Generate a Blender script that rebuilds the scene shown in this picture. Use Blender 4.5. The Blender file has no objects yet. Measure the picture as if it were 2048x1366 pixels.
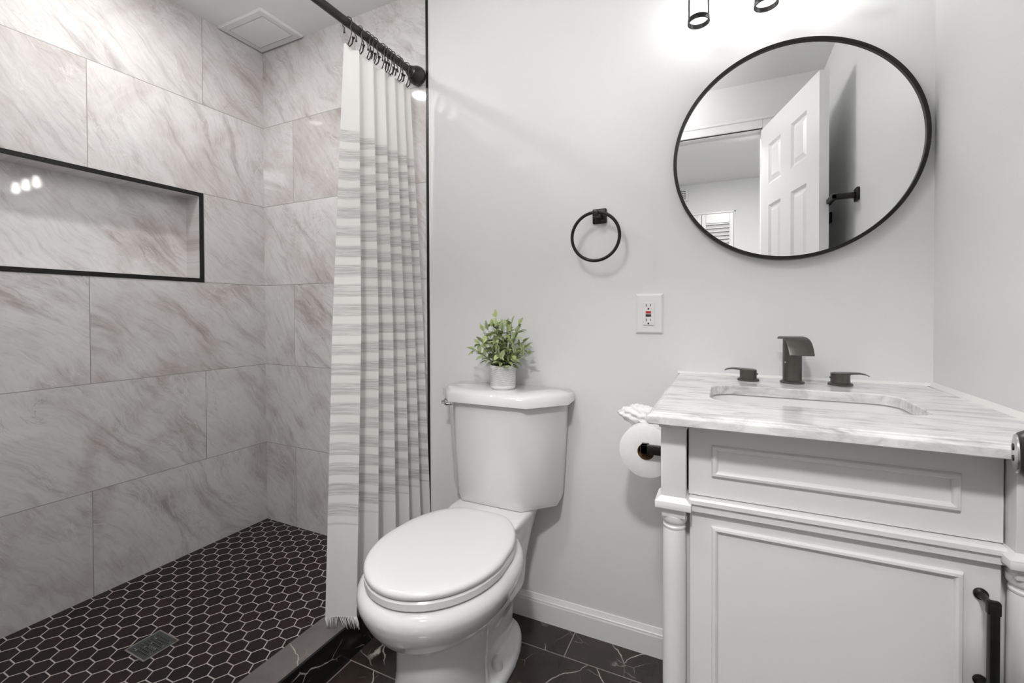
import bpy, bmesh, math, random
from mathutils import Vector, Matrix

random.seed(7)
sc = bpy.context.scene
col = sc.collection
PI = math.pi

# ------------------------------------------------------------------ camera
F_PX, YAW, PITCH, ROLL, CY = 893.797, 25.4315, -0.64776, -0.21886, 634.808
CAM = Vector((1.91095, -1.37098, 1.01936))
_y, _a, _r = math.radians(YAW), math.radians(PITCH), math.radians(ROLL)
fw = Vector((-math.sin(_y), math.cos(_y), 0)); rt = Vector((math.cos(_y), math.sin(_y), 0)); up = Vector((0, 0, 1))
fw2 = fw*math.cos(_a) + up*math.sin(_a); up2 = up*math.cos(_a) - fw*math.sin(_a)
rt3 = rt*math.cos(_r) + up2*math.sin(_r); up3 = up2*math.cos(_r) - rt*math.sin(_r)
cd = bpy.data.cameras.new('camera'); cam = bpy.data.objects.new('camera', cd); col.objects.link(cam)
m = Matrix((rt3, up3, -fw2)).transposed().to_4x4(); m.translation = CAM
cam.matrix_world = m
cd.sensor_width = 36; cd.sensor_fit = 'HORIZONTAL'; cd.lens = F_PX/2048*36
cd.shift_y = (CY-683)/2048; cd.clip_start = 0.02
sc.camera = cam

# ------------------------------------------------------------------ world and exposure
w = bpy.data.worlds.new('world'); sc.world = w; w.use_nodes = True
w.node_tree.nodes['Background'].inputs[0].default_value = (0.8, 0.85, 0.9, 1)
w.node_tree.nodes['Background'].inputs[1].default_value = 0.5
vs = sc.view_settings
vs.view_transform = 'Standard'; vs.look = 'None'; vs.gamma = 1; vs.use_curve_mapping = False
vs.exposure = -0.02
BULB_POWER = 24.0       # vanity bulbs, emission strength
DOWNLIGHT_POWER = 430.0  # recessed ceiling lights
GLOBE_FILL_POWER = 44.0      # added fill globe, out of view above the bathroom
HALL_FILL_POWER = 300.0       # added fill light in the hall, out of view

# ------------------------------------------------------------------ node helpers
class NT:
    def __init__(s, mat):
        mat.use_nodes = True; s.t = mat.node_tree; s.t.nodes.clear()
        s.out = s.t.nodes.new('ShaderNodeOutputMaterial')
    def n(s, typ, **kw):
        d = s.t.nodes.new(typ)
        for k, v in kw.items(): setattr(d, k, v)
        return d
    def link(s, a, b): s.t.links.new(a, b)
    def put(s, sock, v):
        if hasattr(v, 'is_output'): s.link(v, sock)
        elif v is not None: sock.default_value = v
    def math(s, op, a, b=None, c=None, clamp=False):
        d = s.n('ShaderNodeMath', operation=op, use_clamp=clamp)
        s.put(d.inputs[0], a)
        if b is not None: s.put(d.inputs[1], b)
        if c is not None: s.put(d.inputs[2], c)
        return d.outputs[0]
    def vmath(s, op, a, b=None, scale=None):
        d = s.n('ShaderNodeVectorMath', operation=op)
        s.put(d.inputs[0], a)
        if b is not None: s.put(d.inputs[1], b)
        if scale is not None: s.put(d.inputs['Scale'], scale)
        return d.outputs['Value'] if op in ('DOT_PRODUCT', 'LENGTH') else d.outputs[0]
    def comb(s, x=0.0, y=0.0, z=0.0):
        d = s.n('ShaderNodeCombineXYZ')
        for i, v in enumerate((x, y, z)): s.put(d.inputs[i], v)
        return d.outputs[0]
    def sep(s, v):
        d = s.n('ShaderNodeSeparateXYZ'); s.link(v, d.inputs[0]); return d.outputs
    def objco(s): return s.n('ShaderNodeTexCoord').outputs['Object']
    def noise(s, vec, scale=5, detail=4, rough=0.5, dist=0.0, lac=2.0, dim='3D'):
        d = s.n('ShaderNodeTexNoise', noise_dimensions=dim)
        s.put(d.inputs['Vector'], vec); d.inputs['Scale'].default_value = scale; d.inputs['Detail'].default_value = detail
        d.inputs['Roughness'].default_value = rough; d.inputs['Distortion'].default_value = dist; d.inputs['Lacunarity'].default_value = lac
        return d.outputs[0]
    def white(s, vec):
        d = s.n('ShaderNodeTexWhiteNoise', noise_dimensions='3D'); s.put(d.inputs['Vector'], vec); return d.outputs
    def ramp(s, fac, stops, interp='LINEAR'):
        d = s.n('ShaderNodeValToRGB'); e = d.color_ramp.elements; d.color_ramp.interpolation = interp
        while len(e) < len(stops): e.new(0.5)
        for el, (p, c) in zip(e, stops): el.position = p; el.color = (*c, 1) if len(c) == 3 else c
        s.put(d.inputs[0], fac); return d.outputs[0]
    def mix(s, fac, a, b, typ='MIX'):
        d = s.n('ShaderNodeMix', data_type='RGBA', blend_type=typ)
        s.put(d.inputs[0], fac)
        for i, v in ((6, a), (7, b)):
            s.put(d.inputs[i], (*v, 1) if isinstance(v, tuple) and len(v) == 3 else v)
        return d.outputs[2]
    def maprange(s, v, a, b, c=0.0, d_=1.0, smooth=True):
        d = s.n('ShaderNodeMapRange', interpolation_type='SMOOTHSTEP' if smooth else 'LINEAR')
        s.put(d.inputs[0], v)
        for i, x in enumerate((a, b, c, d_)): d.inputs[i+1].default_value = x
        return d.outputs[0]
    def bsdf(s, color, rough=0.5, metal=0.0, spec=0.5, bump=None, bdist=0.002, bstr=1.0, coat=0.0, **kw):
        d = s.n('ShaderNodeBsdfPrincipled')
        s.put(d.inputs['Base Color'], (*color, 1) if isinstance(color, tuple) else color)
        s.put(d.inputs['Roughness'], rough); s.put(d.inputs['Metallic'], metal)
        d.inputs['Specular IOR Level'].default_value = spec; d.inputs['Coat Weight'].default_value = coat
        d.inputs['Coat Roughness'].default_value = 0.05
        for k, v in kw.items(): s.put(d.inputs[k], v)
        if bump is not None:
            b = s.n('ShaderNodeBump'); b.inputs['Distance'].default_value = bdist; b.inputs['Strength'].default_value = bstr
            s.link(bump, b.inputs['Height']); s.link(b.outputs[0], d.inputs['Normal'])
        s.link(d.outputs[0], s.out.inputs[0]); return d

def mat(name): return bpy.data.materials.new(name)

def plain(name, color, rough=0.5, metal=0.0, spec=0.5, nscale=0, namt=0.06, coat=0.0, bump=0.0, bscale=400):
    mt = mat(name); t = NT(mt)
    c = color; b = None
    if nscale:
        f = t.noise(t.objco(), nscale, 5, 0.55)
        lo = tuple(x*(1-namt) for x in color); hi = tuple(min(1, x*(1+namt)) for x in color)
        c = t.ramp(f, [(0.3, lo), (0.7, hi)])
    if bump: b = t.noise(t.objco(), bscale, 3, 0.6)
    t.bsdf(c, rough, metal, spec, b, bump, 0.6, coat); return mt

def emit(name, color, strength):
    mt = mat(name); t = NT(mt); e = t.n('ShaderNodeEmission')
    e.inputs[0].default_value = (*color, 1); e.inputs[1].default_value = strength
    t.link(e.outputs[0], t.out.inputs[0]); return mt

# ------------------------------------------------------------------ stone materials
R, L = 0.36, 0.7326          # wall tile height and length
Z5 = 0.4259                  # top of the lowest row
S1, XJ = 0.2635, 0.1953      # first joints on the two walls

def wall_tile(name, axis, joint_even, joint_odd, seed):
    """Large marble-look tiles with thin joints; axis = coordinate that runs along the wall."""
    mt = mat(name); t = NT(mt)
    p = t.sep(t.objco())
    h = p[0] if axis == 'x' else t.math('MULTIPLY', p[1], -1.0)
    z = p[2]
    rz = t.math('DIVIDE', t.math('SUBTRACT', z, Z5), R)
    row = t.math('FLOOR', rz); fz = t.math('SUBTRACT', rz, row)
    odd = t.math('FLOORED_MODULO', row, 2.0)
    off = t.math('ADD', t.math('MULTIPLY', odd, joint_odd-joint_even), joint_even)
    rh = t.math('DIVIDE', t.math('SUBTRACT', h, off), L)
    cl = t.math('FLOOR', rh); fh = t.math('SUBTRACT', rh, cl)
    dz = t.math('MULTIPLY', t.math('MINIMUM', fz, t.math('SUBTRACT', 1.0, fz)), R)
    dh = t.math('MULTIPLY', t.math('MINIMUM', fh, t.math('SUBTRACT', 1.0, fh)), L)
    joint = t.math('LESS_THAN', t.math('MINIMUM', dz, dh), 0.0012)
    rnd = t.white(t.comb(row, cl, seed)); rc = t.sep(rnd[1])
    # streak direction, turned a little tile by tile
    sgn = 1.0 if axis == 'x' else -1.0
    ang = t.math('ADD', 0.62, t.math('MULTIPLY', rc[0], 0.42))
    ca, sa = t.math('COSINE', ang), t.math('SINE', ang)
    hh = t.math('MULTIPLY', h, sgn)
    u = t.math('SUBTRACT', t.math('MULTIPLY', hh, ca), t.math('MULTIPLY', z, sa))
    v = t.math('ADD', t.math('MULTIPLY', hh, sa), t.math('MULTIPLY', z, ca))
    offv = t.vmath('SCALE', rnd[1], scale=37.0)
    base = t.vmath('ADD', t.comb(u, v, 0.0), offv)
    warp = t.noise(base, 3.0, 3, 0.5)
    vw = t.math('ADD', v, t.math('MULTIPLY', t.math('SUBTRACT', warp, 0.5), 0.16))
    st = lambda a, b: t.vmath('ADD', t.comb(t.math('MULTIPLY', u, a), t.math('MULTIPLY', vw, b), 0.0), offv)
    streak = t.noise(st(3.2, 15.0), 1.0, 9, 0.66, 0.5)
    fine = t.noise(st(10.0, 60.0), 1.0, 7, 0.7, 0.8)
    cloud = t.noise(base, 4.0, 6, 0.6, 0.6)
    band = t.noise(st(1.6, 6.0), 1.0, 3, 0.5)
    grain = t.noise(st(26.0, 120.0), 1.0, 5, 0.7, 0.5)
    dark = t.math('MULTIPLY', t.maprange(streak, 0.46, 0.72), t.math('ADD', 0.35, t.math('MULTIPLY', t.maprange(band, 0.40, 0.62), 0.65)))
    dark = t.math('MULTIPLY', dark, 0.85)
    dark = t.math('ADD', dark, t.math('MULTIPLY', t.maprange(fine, 0.47, 0.72), 0.34))
    dark = t.math('ADD', dark, t.math('MULTIPLY', t.maprange(grain, 0.45, 0.75), 0.20))
    dark = t.math('ADD', dark, t.math('MULTIPLY', t.maprange(cloud, 0.42, 0.70), 0.40), clamp=True)
    tone = t.mix(t.maprange(rc[1], 0.0, 1.0), (0.770, 0.757, 0.750), (0.680, 0.662, 0.653))
    deep = t.mix(t.maprange(cloud, 0.4, 0.62), (0.390, 0.370, 0.362), (0.400, 0.342, 0.325))
    c = t.mix(t.math('MULTIPLY', dark, 0.92), tone, deep)
    # pale feathered mineral streaks and lines along the edges of the darker bands
    pale = t.math('MULTIPLY', t.maprange(t.noise(st(7.0, 40.0), 1.0, 7, 0.68, 0.7), 0.54, 0.74), t.maprange(t.noise(base, 5.0, 4), 0.40, 0.62))
    c = t.mix(t.math('MULTIPLY', pale, 0.62), c, (0.83, 0.82, 0.815))
    ridge = t.math('ABSOLUTE', t.math('SUBTRACT', t.noise(st(2.6, 7.0), 1.0, 9, 0.66, 1.1), 0.5))
    line = t.math('MULTIPLY', t.maprange(ridge, 0.0, 0.013, 1.0, 0.0), t.maprange(t.noise(base, 5.0, 3), 0.47, 0.60))
    c = t.mix(t.math('MULTIPLY', line, 0.6), c, (0.80, 0.79, 0.78))
    crack = t.math('ABSOLUTE', t.math('SUBTRACT', t.noise(st(3.0, 5.0), 1.0, 8, 0.66, 1.4), 0.47))
    cl2 = t.math('MULTIPLY', t.maprange(crack, 0.0, 0.006, 1.0, 0.0), t.maprange(t.noise(base, 3.0, 2), 0.54, 0.64))
    c = t.mix(t.math('MULTIPLY', cl2, 0.5), c, (0.24, 0.22, 0.21))
    c = t.mix(joint, c, (0.30, 0.285, 0.275))
    hgt = t.math('SUBTRACT', 1.0, joint)
    rough = t.math('ADD', 0.045, t.math('MULTIPLY', joint, 0.5))
    t.bsdf(c, rough, 0, 0.7, hgt, 0.0008, 0.5); return mt

M = {}
M['tile_left'] = wall_tile('grey marble wall tile left', 'y', S1, S1+L/2, 3.0)
M['tile_back'] = wall_tile('grey marble wall tile back', 'x', XJ+L/2, XJ, 11.0)
M['tile_niche'] = wall_tile('grey marble niche tile', 'y', S1, S1, 23.0)

def hex_tile():
    mt = mat('black hexagon mosaic'); t = NT(mt)
    p = t.sep(t.objco())
    P = 0.050; K = 1.06
    x = t.math('DIVIDE', t.math('SUBTRACT', p[0], 0.2835), K*P); y = t.math('DIVIDE', t.math('SUBTRACT', p[1], -0.663), P)
    A = math.sqrt(3)
    def cell(ox, oy):
        ax = t.math('ADD', t.math('DIVIDE', x, A), ox); ay = t.math('ADD', y, oy)
        ix = t.math('FLOOR', t.math('ADD', ax, 0.5)); iy = t.math('FLOOR', t.math('ADD', ay, 0.5))
        gx = t.math('ABSOLUTE', t.math('MULTIPLY', t.math('SUBTRACT', ax, ix), A)); gy = t.math('ABSOLUTE', t.math('SUBTRACT', ay, iy))
        d = t.math('MAXIMUM', gy, t.math('ADD', t.math('MULTIPLY', gx, A/2), t.math('MULTIPLY', gy, 0.5)))
        return d, t.comb(ix, iy, ox)
    d1, i1 = cell(0.0, 0.0); d2, i2 = cell(0.5, 0.5)
    d = t.math('MINIMUM', d1, d2)
    first = t.math('LESS_THAN', d1, d2)
    mv = t.n('ShaderNodeMix', data_type='VECTOR'); t.link(first, mv.inputs[0]); t.link(i2, mv.inputs[4]); t.link(i1, mv.inputs[5])
    rnd = t.white(mv.outputs[1])
    grout = t.maprange(d, 0.462, 0.474)
    cloud = t.noise(t.vmath('ADD', t.objco(), t.vmath('SCALE', rnd[1], scale=5.0)), 30, 4, 0.6)
    c = t.mix(rnd[0], (0.013, 0.0095, 0.009), (0.024, 0.016, 0.0145))
    c = t.mix(t.math('MULTIPLY', cloud, 0.35), c, (0.036, 0.029, 0.027))
    c = t.mix(grout, c, (0.50, 0.46, 0.44))
    hgt = t.maprange(d, 0.455, 0.478, 1.0, 0.0)
    r = t.math('ADD', 0.36, t.math('MULTIPLY', grout, 0.45))
    t.bsdf(c, r, 0, 0.20, hgt, 0.0012, 0.7); return mt
M['hex'] = hex_tile()

def black_marble(name, mode='floor', basec=((0.022, 0.017, 0.014), (0.052, 0.041, 0.036)), rough=0.18):
    mt = mat(name); t = NT(mt)
    oc = t.objco(); p = t.sep(oc)
    if mode == 'floor':
        a, b, pa, pb, j0, b0 = p[0], p[1], 0.60, 0.2785, 1.483, -0.1225
        sh = 0.28
    else:
        a, b, pa, pb, j0, b0 = p[1], p[2], 0.60, 0.60, -0.205, -0.3
        sh = 0.0
    rb = t.math('DIVIDE', t.math('SUBTRACT', b, b0), pb); row = t.math('FLOOR', rb); fb = t.math('SUBTRACT', rb, row)
    oa = t.math('SUBTRACT', a, t.math('ADD', j0, t.math('MULTIPLY', row, sh)))
    ra = t.math('DIVIDE', oa, pa); cl = t.math('FLOOR', ra); fa = t.math('SUBTRACT', ra, cl)
    db = t.math('MULTIPLY', t.math('MINIMUM', fb, t.math('SUBTRACT', 1.0, fb)), pb)
    da = t.math('MULTIPLY', t.math('MINIMUM', fa, t.math('SUBTRACT', 1.0, fa)), pa)
    joint = t.math('LESS_THAN', t.math('MINIMUM', da, db), 0.0016)
    rnd = t.white(t.comb(row, cl, 4.0))
    co = t.vmath('ADD', oc, t.vmath('SCALE', rnd[1], scale=19.0))
    cloud = t.noise(co, 7, 6, 0.6, 0.5)
    c = t.ramp(cloud, [(0.3, basec[0]), (0.75, basec[1])])
    warp = t.n('ShaderNodeTexNoise'); t.link(co, warp.inputs['Vector']); warp.inputs['Scale'].default_value = 5; warp.inputs['Detail'].default_value = 5
    wv = t.vmath('ADD', co, t.vmath('SCALE', t.vmath('SUBTRACT', warp.outputs[1], (0.5, 0.5, 0.5)), scale=0.10))
    vor = t.n('ShaderNodeTexVoronoi', feature='DISTANCE_TO_EDGE'); t.link(wv, vor.inputs['Vector']); vor.inputs['Scale'].default_value = 4.6
    vein = t.maprange(vor.outputs['Distance'], 0.001, 0.010, 1.0, 0.0)
    gate = t.maprange(t.noise(co, 6.0, 3, 0.5), 0.46, 0.60)
    vor2 = t.n('ShaderNodeTexVoronoi', feature='DISTANCE_TO_EDGE'); t.link(wv, vor2.inputs['Vector']); vor2.inputs['Scale'].default_value = 13
    vein2 = t.math('MULTIPLY', t.maprange(vor2.outputs['Distance'], 0.0, 0.016, 0.45, 0.0), t.maprange(t.noise(co, 9.0, 3), 0.5, 0.66))
    c = t.mix(t.math('MULTIPLY', vein, gate), c, (0.50, 0.46, 0.41))
    c = t.mix(vein2, c, (0.42, 0.38, 0.34))
    c = t.mix(joint, c, (0.24, 0.215, 0.195))
    t.bsdf(c, t.math('ADD', rough, t.math('MULTIPLY', joint, 0.4)), 0, 0.5); return mt
M['floor'] = black_marble('black veined marble floor tile', 'floor')
M['curb_side'] = black_marble('black veined marble curb tile', 'curb', ((0.010, 0.009, 0.009), (0.02, 0.018, 0.017)))
M['curb_top'] = black_marble('grey brown stone curb cap', 'curb', ((0.105, 0.095, 0.090), (0.17, 0.155, 0.148)), 0.25)

def carrara():
    mt = mat('white marble vanity top'); t = NT(mt); oc = t.objco()
    m = t.n('ShaderNodeMapping'); t.link(oc, m.inputs[0]); m.inputs['Rotation'].default_value = (0, 0, 0.12); m.inputs['Scale'].default_value = (5, 26, 14)
    s1 = t.noise(m.outputs[0], 1.0, 8, 0.62, 0.7)
    m2 = t.n('ShaderNodeMapping'); t.link(oc, m2.inputs[0]); m2.inputs['Rotation'].default_value = (0.3, 0.5, 0.1); m2.inputs['Scale'].default_value = (12, 40, 22)
    s2 = t.noise(m2.outputs[0], 1.0, 7, 0.66, 1.0)
    f = t.math('ADD', t.math('MULTIPLY', t.maprange(s1, 0.43, 0.70), 0.62), t.math('MULTIPLY', t.maprange(s2, 0.46, 0.72), 0.60), clamp=True)
    c = t.ramp(f, [(0.0, (0.79, 0.79, 0.79)), (0.5, (0.60, 0.60, 0.605)), (1.0, (0.36, 0.36, 0.37))])
    t.bsdf(c, 0.10, 0, 0.5); return mt
M['carrara'] = carrara()

M['paint'] = plain('pale grey wall paint', (0.80, 0.80, 0.80), 0.42, 0, 0.4, bump=0.0003, bscale=260)
M['ceiling'] = plain('white ceiling paint', (0.88, 0.88, 0.88), 0.7, bump=0.0003, bscale=200)
M['trim_white'] = plain('white trim paint', (0.84, 0.84, 0.84), 0.28)
M['cabinet'] = plain('white cabinet paint', (0.79, 0.79, 0.79), 0.32, nscale=3, namt=0.012)
M['porcelain'] = plain('white porcelain', (0.76, 0.76, 0.765), 0.07, coat=0.3)
M['seat_plastic'] = plain('white seat plastic', (0.77, 0.77, 0.775), 0.18)
M['plastic'] = plain('white outlet plastic', (0.82, 0.82, 0.82), 0.25)
M['black_metal'] = plain('matte black metal', (0.022, 0.021, 0.020), 0.36, 0.6, nscale=60, namt=0.12)
M['bronze'] = plain('dark bronze metal', (0.055, 0.050, 0.047), 0.30, 0.75, nscale=40, namt=0.15)
M['gunmetal'] = plain('brushed dark bronze faucet', (0.125, 0.117, 0.107), 0.38, 0.85, nscale=80, namt=0.1)
M['chrome'] = plain('polished chrome', (0.75, 0.75, 0.76), 0.10, 1.0)
M['nickel'] = plain('satin nickel', (0.55, 0.53, 0.51), 0.28, 1.0)
M['mirror'] = plain('mirror glass', (0.90, 0.905, 0.905), 0.0, 1.0)
M['caulk'] = plain('white caulk', (0.80, 0.80, 0.78), 0.45)
M['dark'] = plain('dark slot', (0.01, 0.01, 0.01), 0.6)
M['red'] = plain('red plastic', (0.50, 0.02, 0.02), 0.4)
M['black_plastic'] = plain('black plastic', (0.015, 0.018, 0.02), 0.4)
M['paper'] = plain('white tissue paper', (0.86, 0.86, 0.855), 0.9, nscale=60, namt=0.02, bump=0.0006, bscale=220)
M['cardboard'] = plain('brown cardboard', (0.23, 0.12, 0.05), 0.8, nscale=30, namt=0.2)
M['soil'] = plain('dark soil', (0.03, 0.022, 0.015), 0.95, nscale=90, namt=0.5)
M['stem'] = plain('green stem', (0.10, 0.15, 0.04), 0.6)
M['drain'] = plain('dark slate drain', (0.085, 0.093, 0.093), 0.38, 0.5, nscale=60, namt=0.2)
M['bulb'] = emit('glowing bulb', (1.0, 0.985, 0.96), BULB_POWER)
M['downlight'] = emit('glowing downlight lens', (1.0, 0.985, 0.97), DOWNLIGHT_POWER)
M['globe'] = emit('added globe fill light', (1.0, 0.985, 0.97), GLOBE_FILL_POWER)
M['hallfill'] = emit('added hall fill light', (1.0, 0.985, 0.965), HALL_FILL_POWER)

def glass():
    mt = mat('clear glass shade'); t = NT(mt)
    tr = t.n('ShaderNodeBsdfTransparent'); tr.inputs[0].default_value = (0.96, 0.965, 0.97, 1)
    gl = t.n('ShaderNodeBsdfGlossy'); gl.inputs['Roughness'].default_value = 0.02
    fr = t.n('ShaderNodeFresnel'); fr.inputs[0].default_value = 1.10
    mx = t.n('ShaderNodeMixShader'); t.link(fr.outputs[0], mx.inputs[0]); t.link(tr.outputs[0], mx.inputs[1]); t.link(gl.outputs[0], mx.inputs[2])
    t.link(mx.outputs[0], t.out.inputs[0]); return mt
M['glass'] = glass()

def curtain_cloth():
    mt = mat('white cotton cloth with grey stripes'); t = NT(mt)
    uv = t.n('ShaderNodeUVMap').outputs[0]; p = t.sep(uv)       # u = metres across the cloth, v = metres above the hem
    u, v = p[0], p[1]
    vv = t.math('ADD', v, t.math('MULTIPLY', t.math('SUBTRACT', t.noise(t.comb(t.math('MULTIPLY', u, 3.0), t.math('MULTIPLY', v, 2.0)), 1.0, 2), 0.5), 0.012))
    ph = t.math('FRACT', t.math('DIVIDE', vv, 0.0585))
    band = t.math('MULTIPLY', t.maprange(ph, 0.0, 0.10), t.maprange(ph, 0.60, 0.72, 1.0, 0.0))
    fine = t.noise(t.comb(t.math('MULTIPLY', u, 9.0), t.math('MULTIPLY', v, 330.0)), 1.0, 3, 0.65)
    mid = t.noise(t.comb(t.math('MULTIPLY', u, 4.0), t.math('MULTIPLY', v, 90.0)), 1.0, 3, 0.6)
    g = t.math('MULTIPLY', band, t.math('ADD', 0.25, t.math('MULTIPLY', t.maprange(t.math('ADD', t.math('MULTIPLY', fine, 0.6), t.math('MULTIPLY', mid, 0.4)), 0.40, 0.62), 0.75)))
    zone = t.math('MULTIPLY', t.maprange(v, 0.266, 0.272), t.maprange(v, 1.452, 1.458, 1.0, 0.0))
    g = t.math('MULTIPLY', g, zone)
    g = t.math('ADD', g, t.math('MULTIPLY', t.math('MULTIPLY', zone, t.maprange(fine, 0.5, 0.7)), 0.10), clamp=True)
    c = t.mix(g, (0.90, 0.89, 0.875), (0.56, 0.555, 0.545))
    weave = t.noise(t.comb(t.math('MULTIPLY', u, 900.0), t.math('MULTIPLY', v, 900.0)), 1.0, 2)
    wr = t.noise(t.comb(t.math('MULTIPLY', u, 18.0), t.math('MULTIPLY', v, 10.0)), 1.0, 4, 0.6, 0.6)
    hg = t.math('ADD', t.math('MULTIPLY', weave, 0.10), wr)
    d = t.bsdf(c, 0.85, 0, 0.2, hg, 0.004, 0.35)
    tl = t.n('ShaderNodeBsdfTranslucent'); t.link(c, tl.inputs[0])
    mx = t.n('ShaderNodeMixShader'); mx.inputs[0].default_value = 0.30
    t.link(d.outputs[0], mx.inputs[1]); t.link(tl.outputs[0], mx.inputs[2]); t.link(mx.outputs[0], t.out.inputs[0])
    return mt
M['cloth'] = curtain_cloth()

def pot_mat():
    mt = mat('white pot with grey woven lines'); t = NT(mt); p = t.sep(t.objco())
    ang = t.math('ARCTAN2', p[0], p[1])
    zz = p[2]
    def lines(k, ph, n):
        w_ = t.math('ADD', zz, t.math('MULTIPLY', t.math('SINE', t.math('ADD', t.math('MULTIPLY', ang, k), ph)), 0.0022))
        f = t.math('FRACT', t.math('MULTIPLY', w_, n)); return t.math('LESS_THAN', f, 0.22)
    l = t.math('MAXIMUM', lines(3.0, 0.0, 190), lines(4.0, 2.0, 170))
    zone = t.math('MULTIPLY', t.math('GREATER_THAN', zz, 0.012), t.math('LESS_THAN', zz, 0.066))
    base = t.mix(zone, (0.80, 0.80, 0.79), (0.66, 0.66, 0.655))
    c = t.mix(t.math('MULTIPLY', t.math('MULTIPLY', l, zone), 0.75), base, (0.40, 0.40, 0.40))
    t.bsdf(c, 0.6); return mt
M['pot'] = pot_mat()

def leaf_mat():
    mt = mat('soft green leaf'); t = NT(mt)
    a = t.n('ShaderNodeVertexColor'); a.layer_name = 'tint'
    sp = t.sep(a.outputs[0])
    c = t.mix(sp[0], (0.12, 0.18, 0.07), (0.42, 0.50, 0.11))
    c = t.mix(t.math('MULTIPLY', sp[1], 0.6), c, (0.50, 0.55, 0.38))     # pale margin
    f = t.noise(t.objco(), 160, 3)
    c = t.mix(t.math('MULTIPLY', f, 0.25), c, (0.45, 0.50, 0.36))
    t.bsdf(c, 0.55); return mt
M['leaf'] = leaf_mat()

# ------------------------------------------------------------------ mesh builder
ORG = {}
class MB:
    def __init__(s): s.bm = bmesh.new(); s.uv = None
    def vs(s, pts): return [s.bm.verts.new(p) for p in pts]
    def face(s, vv):
        try: return s.bm.faces.new(vv)
        except ValueError: return None
    def box(s, x0, x1, y0, y1, z0, z1, bev=0.0, seg=2):
        b = s.vs([(x, y, z) for z in (z0, z1) for x, y in ((x0, y0), (x1, y0), (x1, y1), (x0, y1))])
        fs = [s.face([b[i] for i in q]) for q in ((3, 2, 1, 0), (4, 5, 6, 7), (0, 1, 5, 4), (1, 2, 6, 5), (2, 3, 7, 6), (3, 0, 4, 7))]
        if bev: bmesh.ops.bevel(s.bm, geom=list({e for f in fs for e in f.edges}), offset=bev, segments=seg, profile=0.5, affect='EDGES')
        return s
    def loft(s, rings, cap0=True, cap1=True, closed=True):
        rr = [s.vs(r) for r in rings]
        n = len(rr[0])
        for a, b in zip(rr, rr[1:]):
            for i in range(n if closed else n-1):
                j = (i+1) % n; s.face([a[i], a[j], b[j], b[i]])
        if cap0: s.face(rr[0][::-1])
        if cap1: s.face(rr[-1])
        return s
    def lathe(s, prof, c, axis=(0, 0, 1), n=32, cap0=True, cap1=True):
        ax = Vector(axis).normalized(); h = Vector((1, 0, 0)) if abs(ax.x) < 0.9 else Vector((0, 1, 0))
        u = (h - ax*h.dot(ax)).normalized(); v = ax.cross(u); c = Vector(c)
        return s.loft([[c + ax*t_ + (u*math.cos(2*PI*i/n) + v*math.sin(2*PI*i/n))*r for i in range(n)] for r, t_ in prof], cap0, cap1)
    def cyl(s, p0, p1, r, n=20, r1=None):
        p0, p1 = Vector(p0), Vector(p1); d = p1-p0
        return s.lathe([(r, 0), (r1 if r1 is not None else r, d.length)], p0, d, n)
    def tube(s, path, r, n=10, closed=False, flat=None):
        P = [Vector(p) for p in path]; k = len(P); rings = []
        nrm = None
        for i in range(k):
            a = P[(i-1) % k] if (closed or i > 0) else P[i]; b = P[(i+1) % k] if (closed or i < k-1) else P[i]
            tn = (b-a).normalized()
            if nrm is None:
                h = Vector((0, 0, 1)) if abs(tn.z) < 0.9 else Vector((1, 0, 0)); nrm = (h - tn*h.dot(tn)).normalized()
            else: nrm = (nrm - tn*nrm.dot(tn)).normalized()
            bn = tn.cross(nrm); ri = r[i] if isinstance(r, (list, tuple)) else r
            rings.append([P[i] + (nrm*math.cos(2*PI*j/n) + bn*math.sin(2*PI*j/n))*ri for j in range(n)])
        if closed: rings.append(rings[0]); return s.loft(rings, False, False)
        return s.loft(rings)
    def sphere(s, c, r, n=20, m=12, sx=1, sy=1, sz=1):
        prof = [[Vector(c) + Vector((math.cos(2*PI*i/n)*math.sin(PI*j/m)*r*sx, math.sin(2*PI*i/n)*math.sin(PI*j/m)*r*sy, -math.cos(PI*j/m)*r*sz)) for i in range(n)] for j in range(1, m)]
        return s.loft(prof)
    def frame(s, x0, x1, z0, z1, steps, fn, cap=True):
        """nested rectangles: steps = [(inset, height)], fn(x, z, height) -> point"""
        rings = []
        for i, h in steps:
            rings.append([fn(x, z, h) for x, z in ((x0+i, z0+i), (x1-i, z0+i), (x1-i, z1-i), (x0+i, z1-i))])
        return s.loft(rings, False, cap)
    def build(s, name, m_, parent=None, smooth=False, org=None, auto=None):
        bmesh.ops.remove_doubles(s.bm, verts=s.bm.verts, dist=1e-6)
        bmesh.ops.recalc_face_normals(s.bm, faces=s.bm.faces)
        me = bpy.data.meshes.new(name)
        o0 = Vector(org) if org is not None else (ORG.get(parent.name, Vector((0, 0, 0))) if parent else Vector((0, 0, 0)))
        bmesh.ops.translate(s.bm, verts=s.bm.verts, vec=-o0)
        s.bm.to_mesh(me); s.bm.free()
        me.materials.append(M[m_])
        ob = bpy.data.objects.new(name, me); col.objects.link(ob)
        if parent: ob.parent = parent
        else: ob.location = o0
        ORG[ob.name] = o0
        if smooth or auto:
            for p in me.polygons: p.use_smooth = True
            if auto:
                bm2 = bmesh.new(); bm2.from_mesh(me)
                for e in bm2.edges:
                    if len(e.link_faces) == 2 and e.calc_face_angle(0) > math.radians(auto): e.smooth = False
                bm2.to_mesh(me); bm2.free()
        return ob

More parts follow.
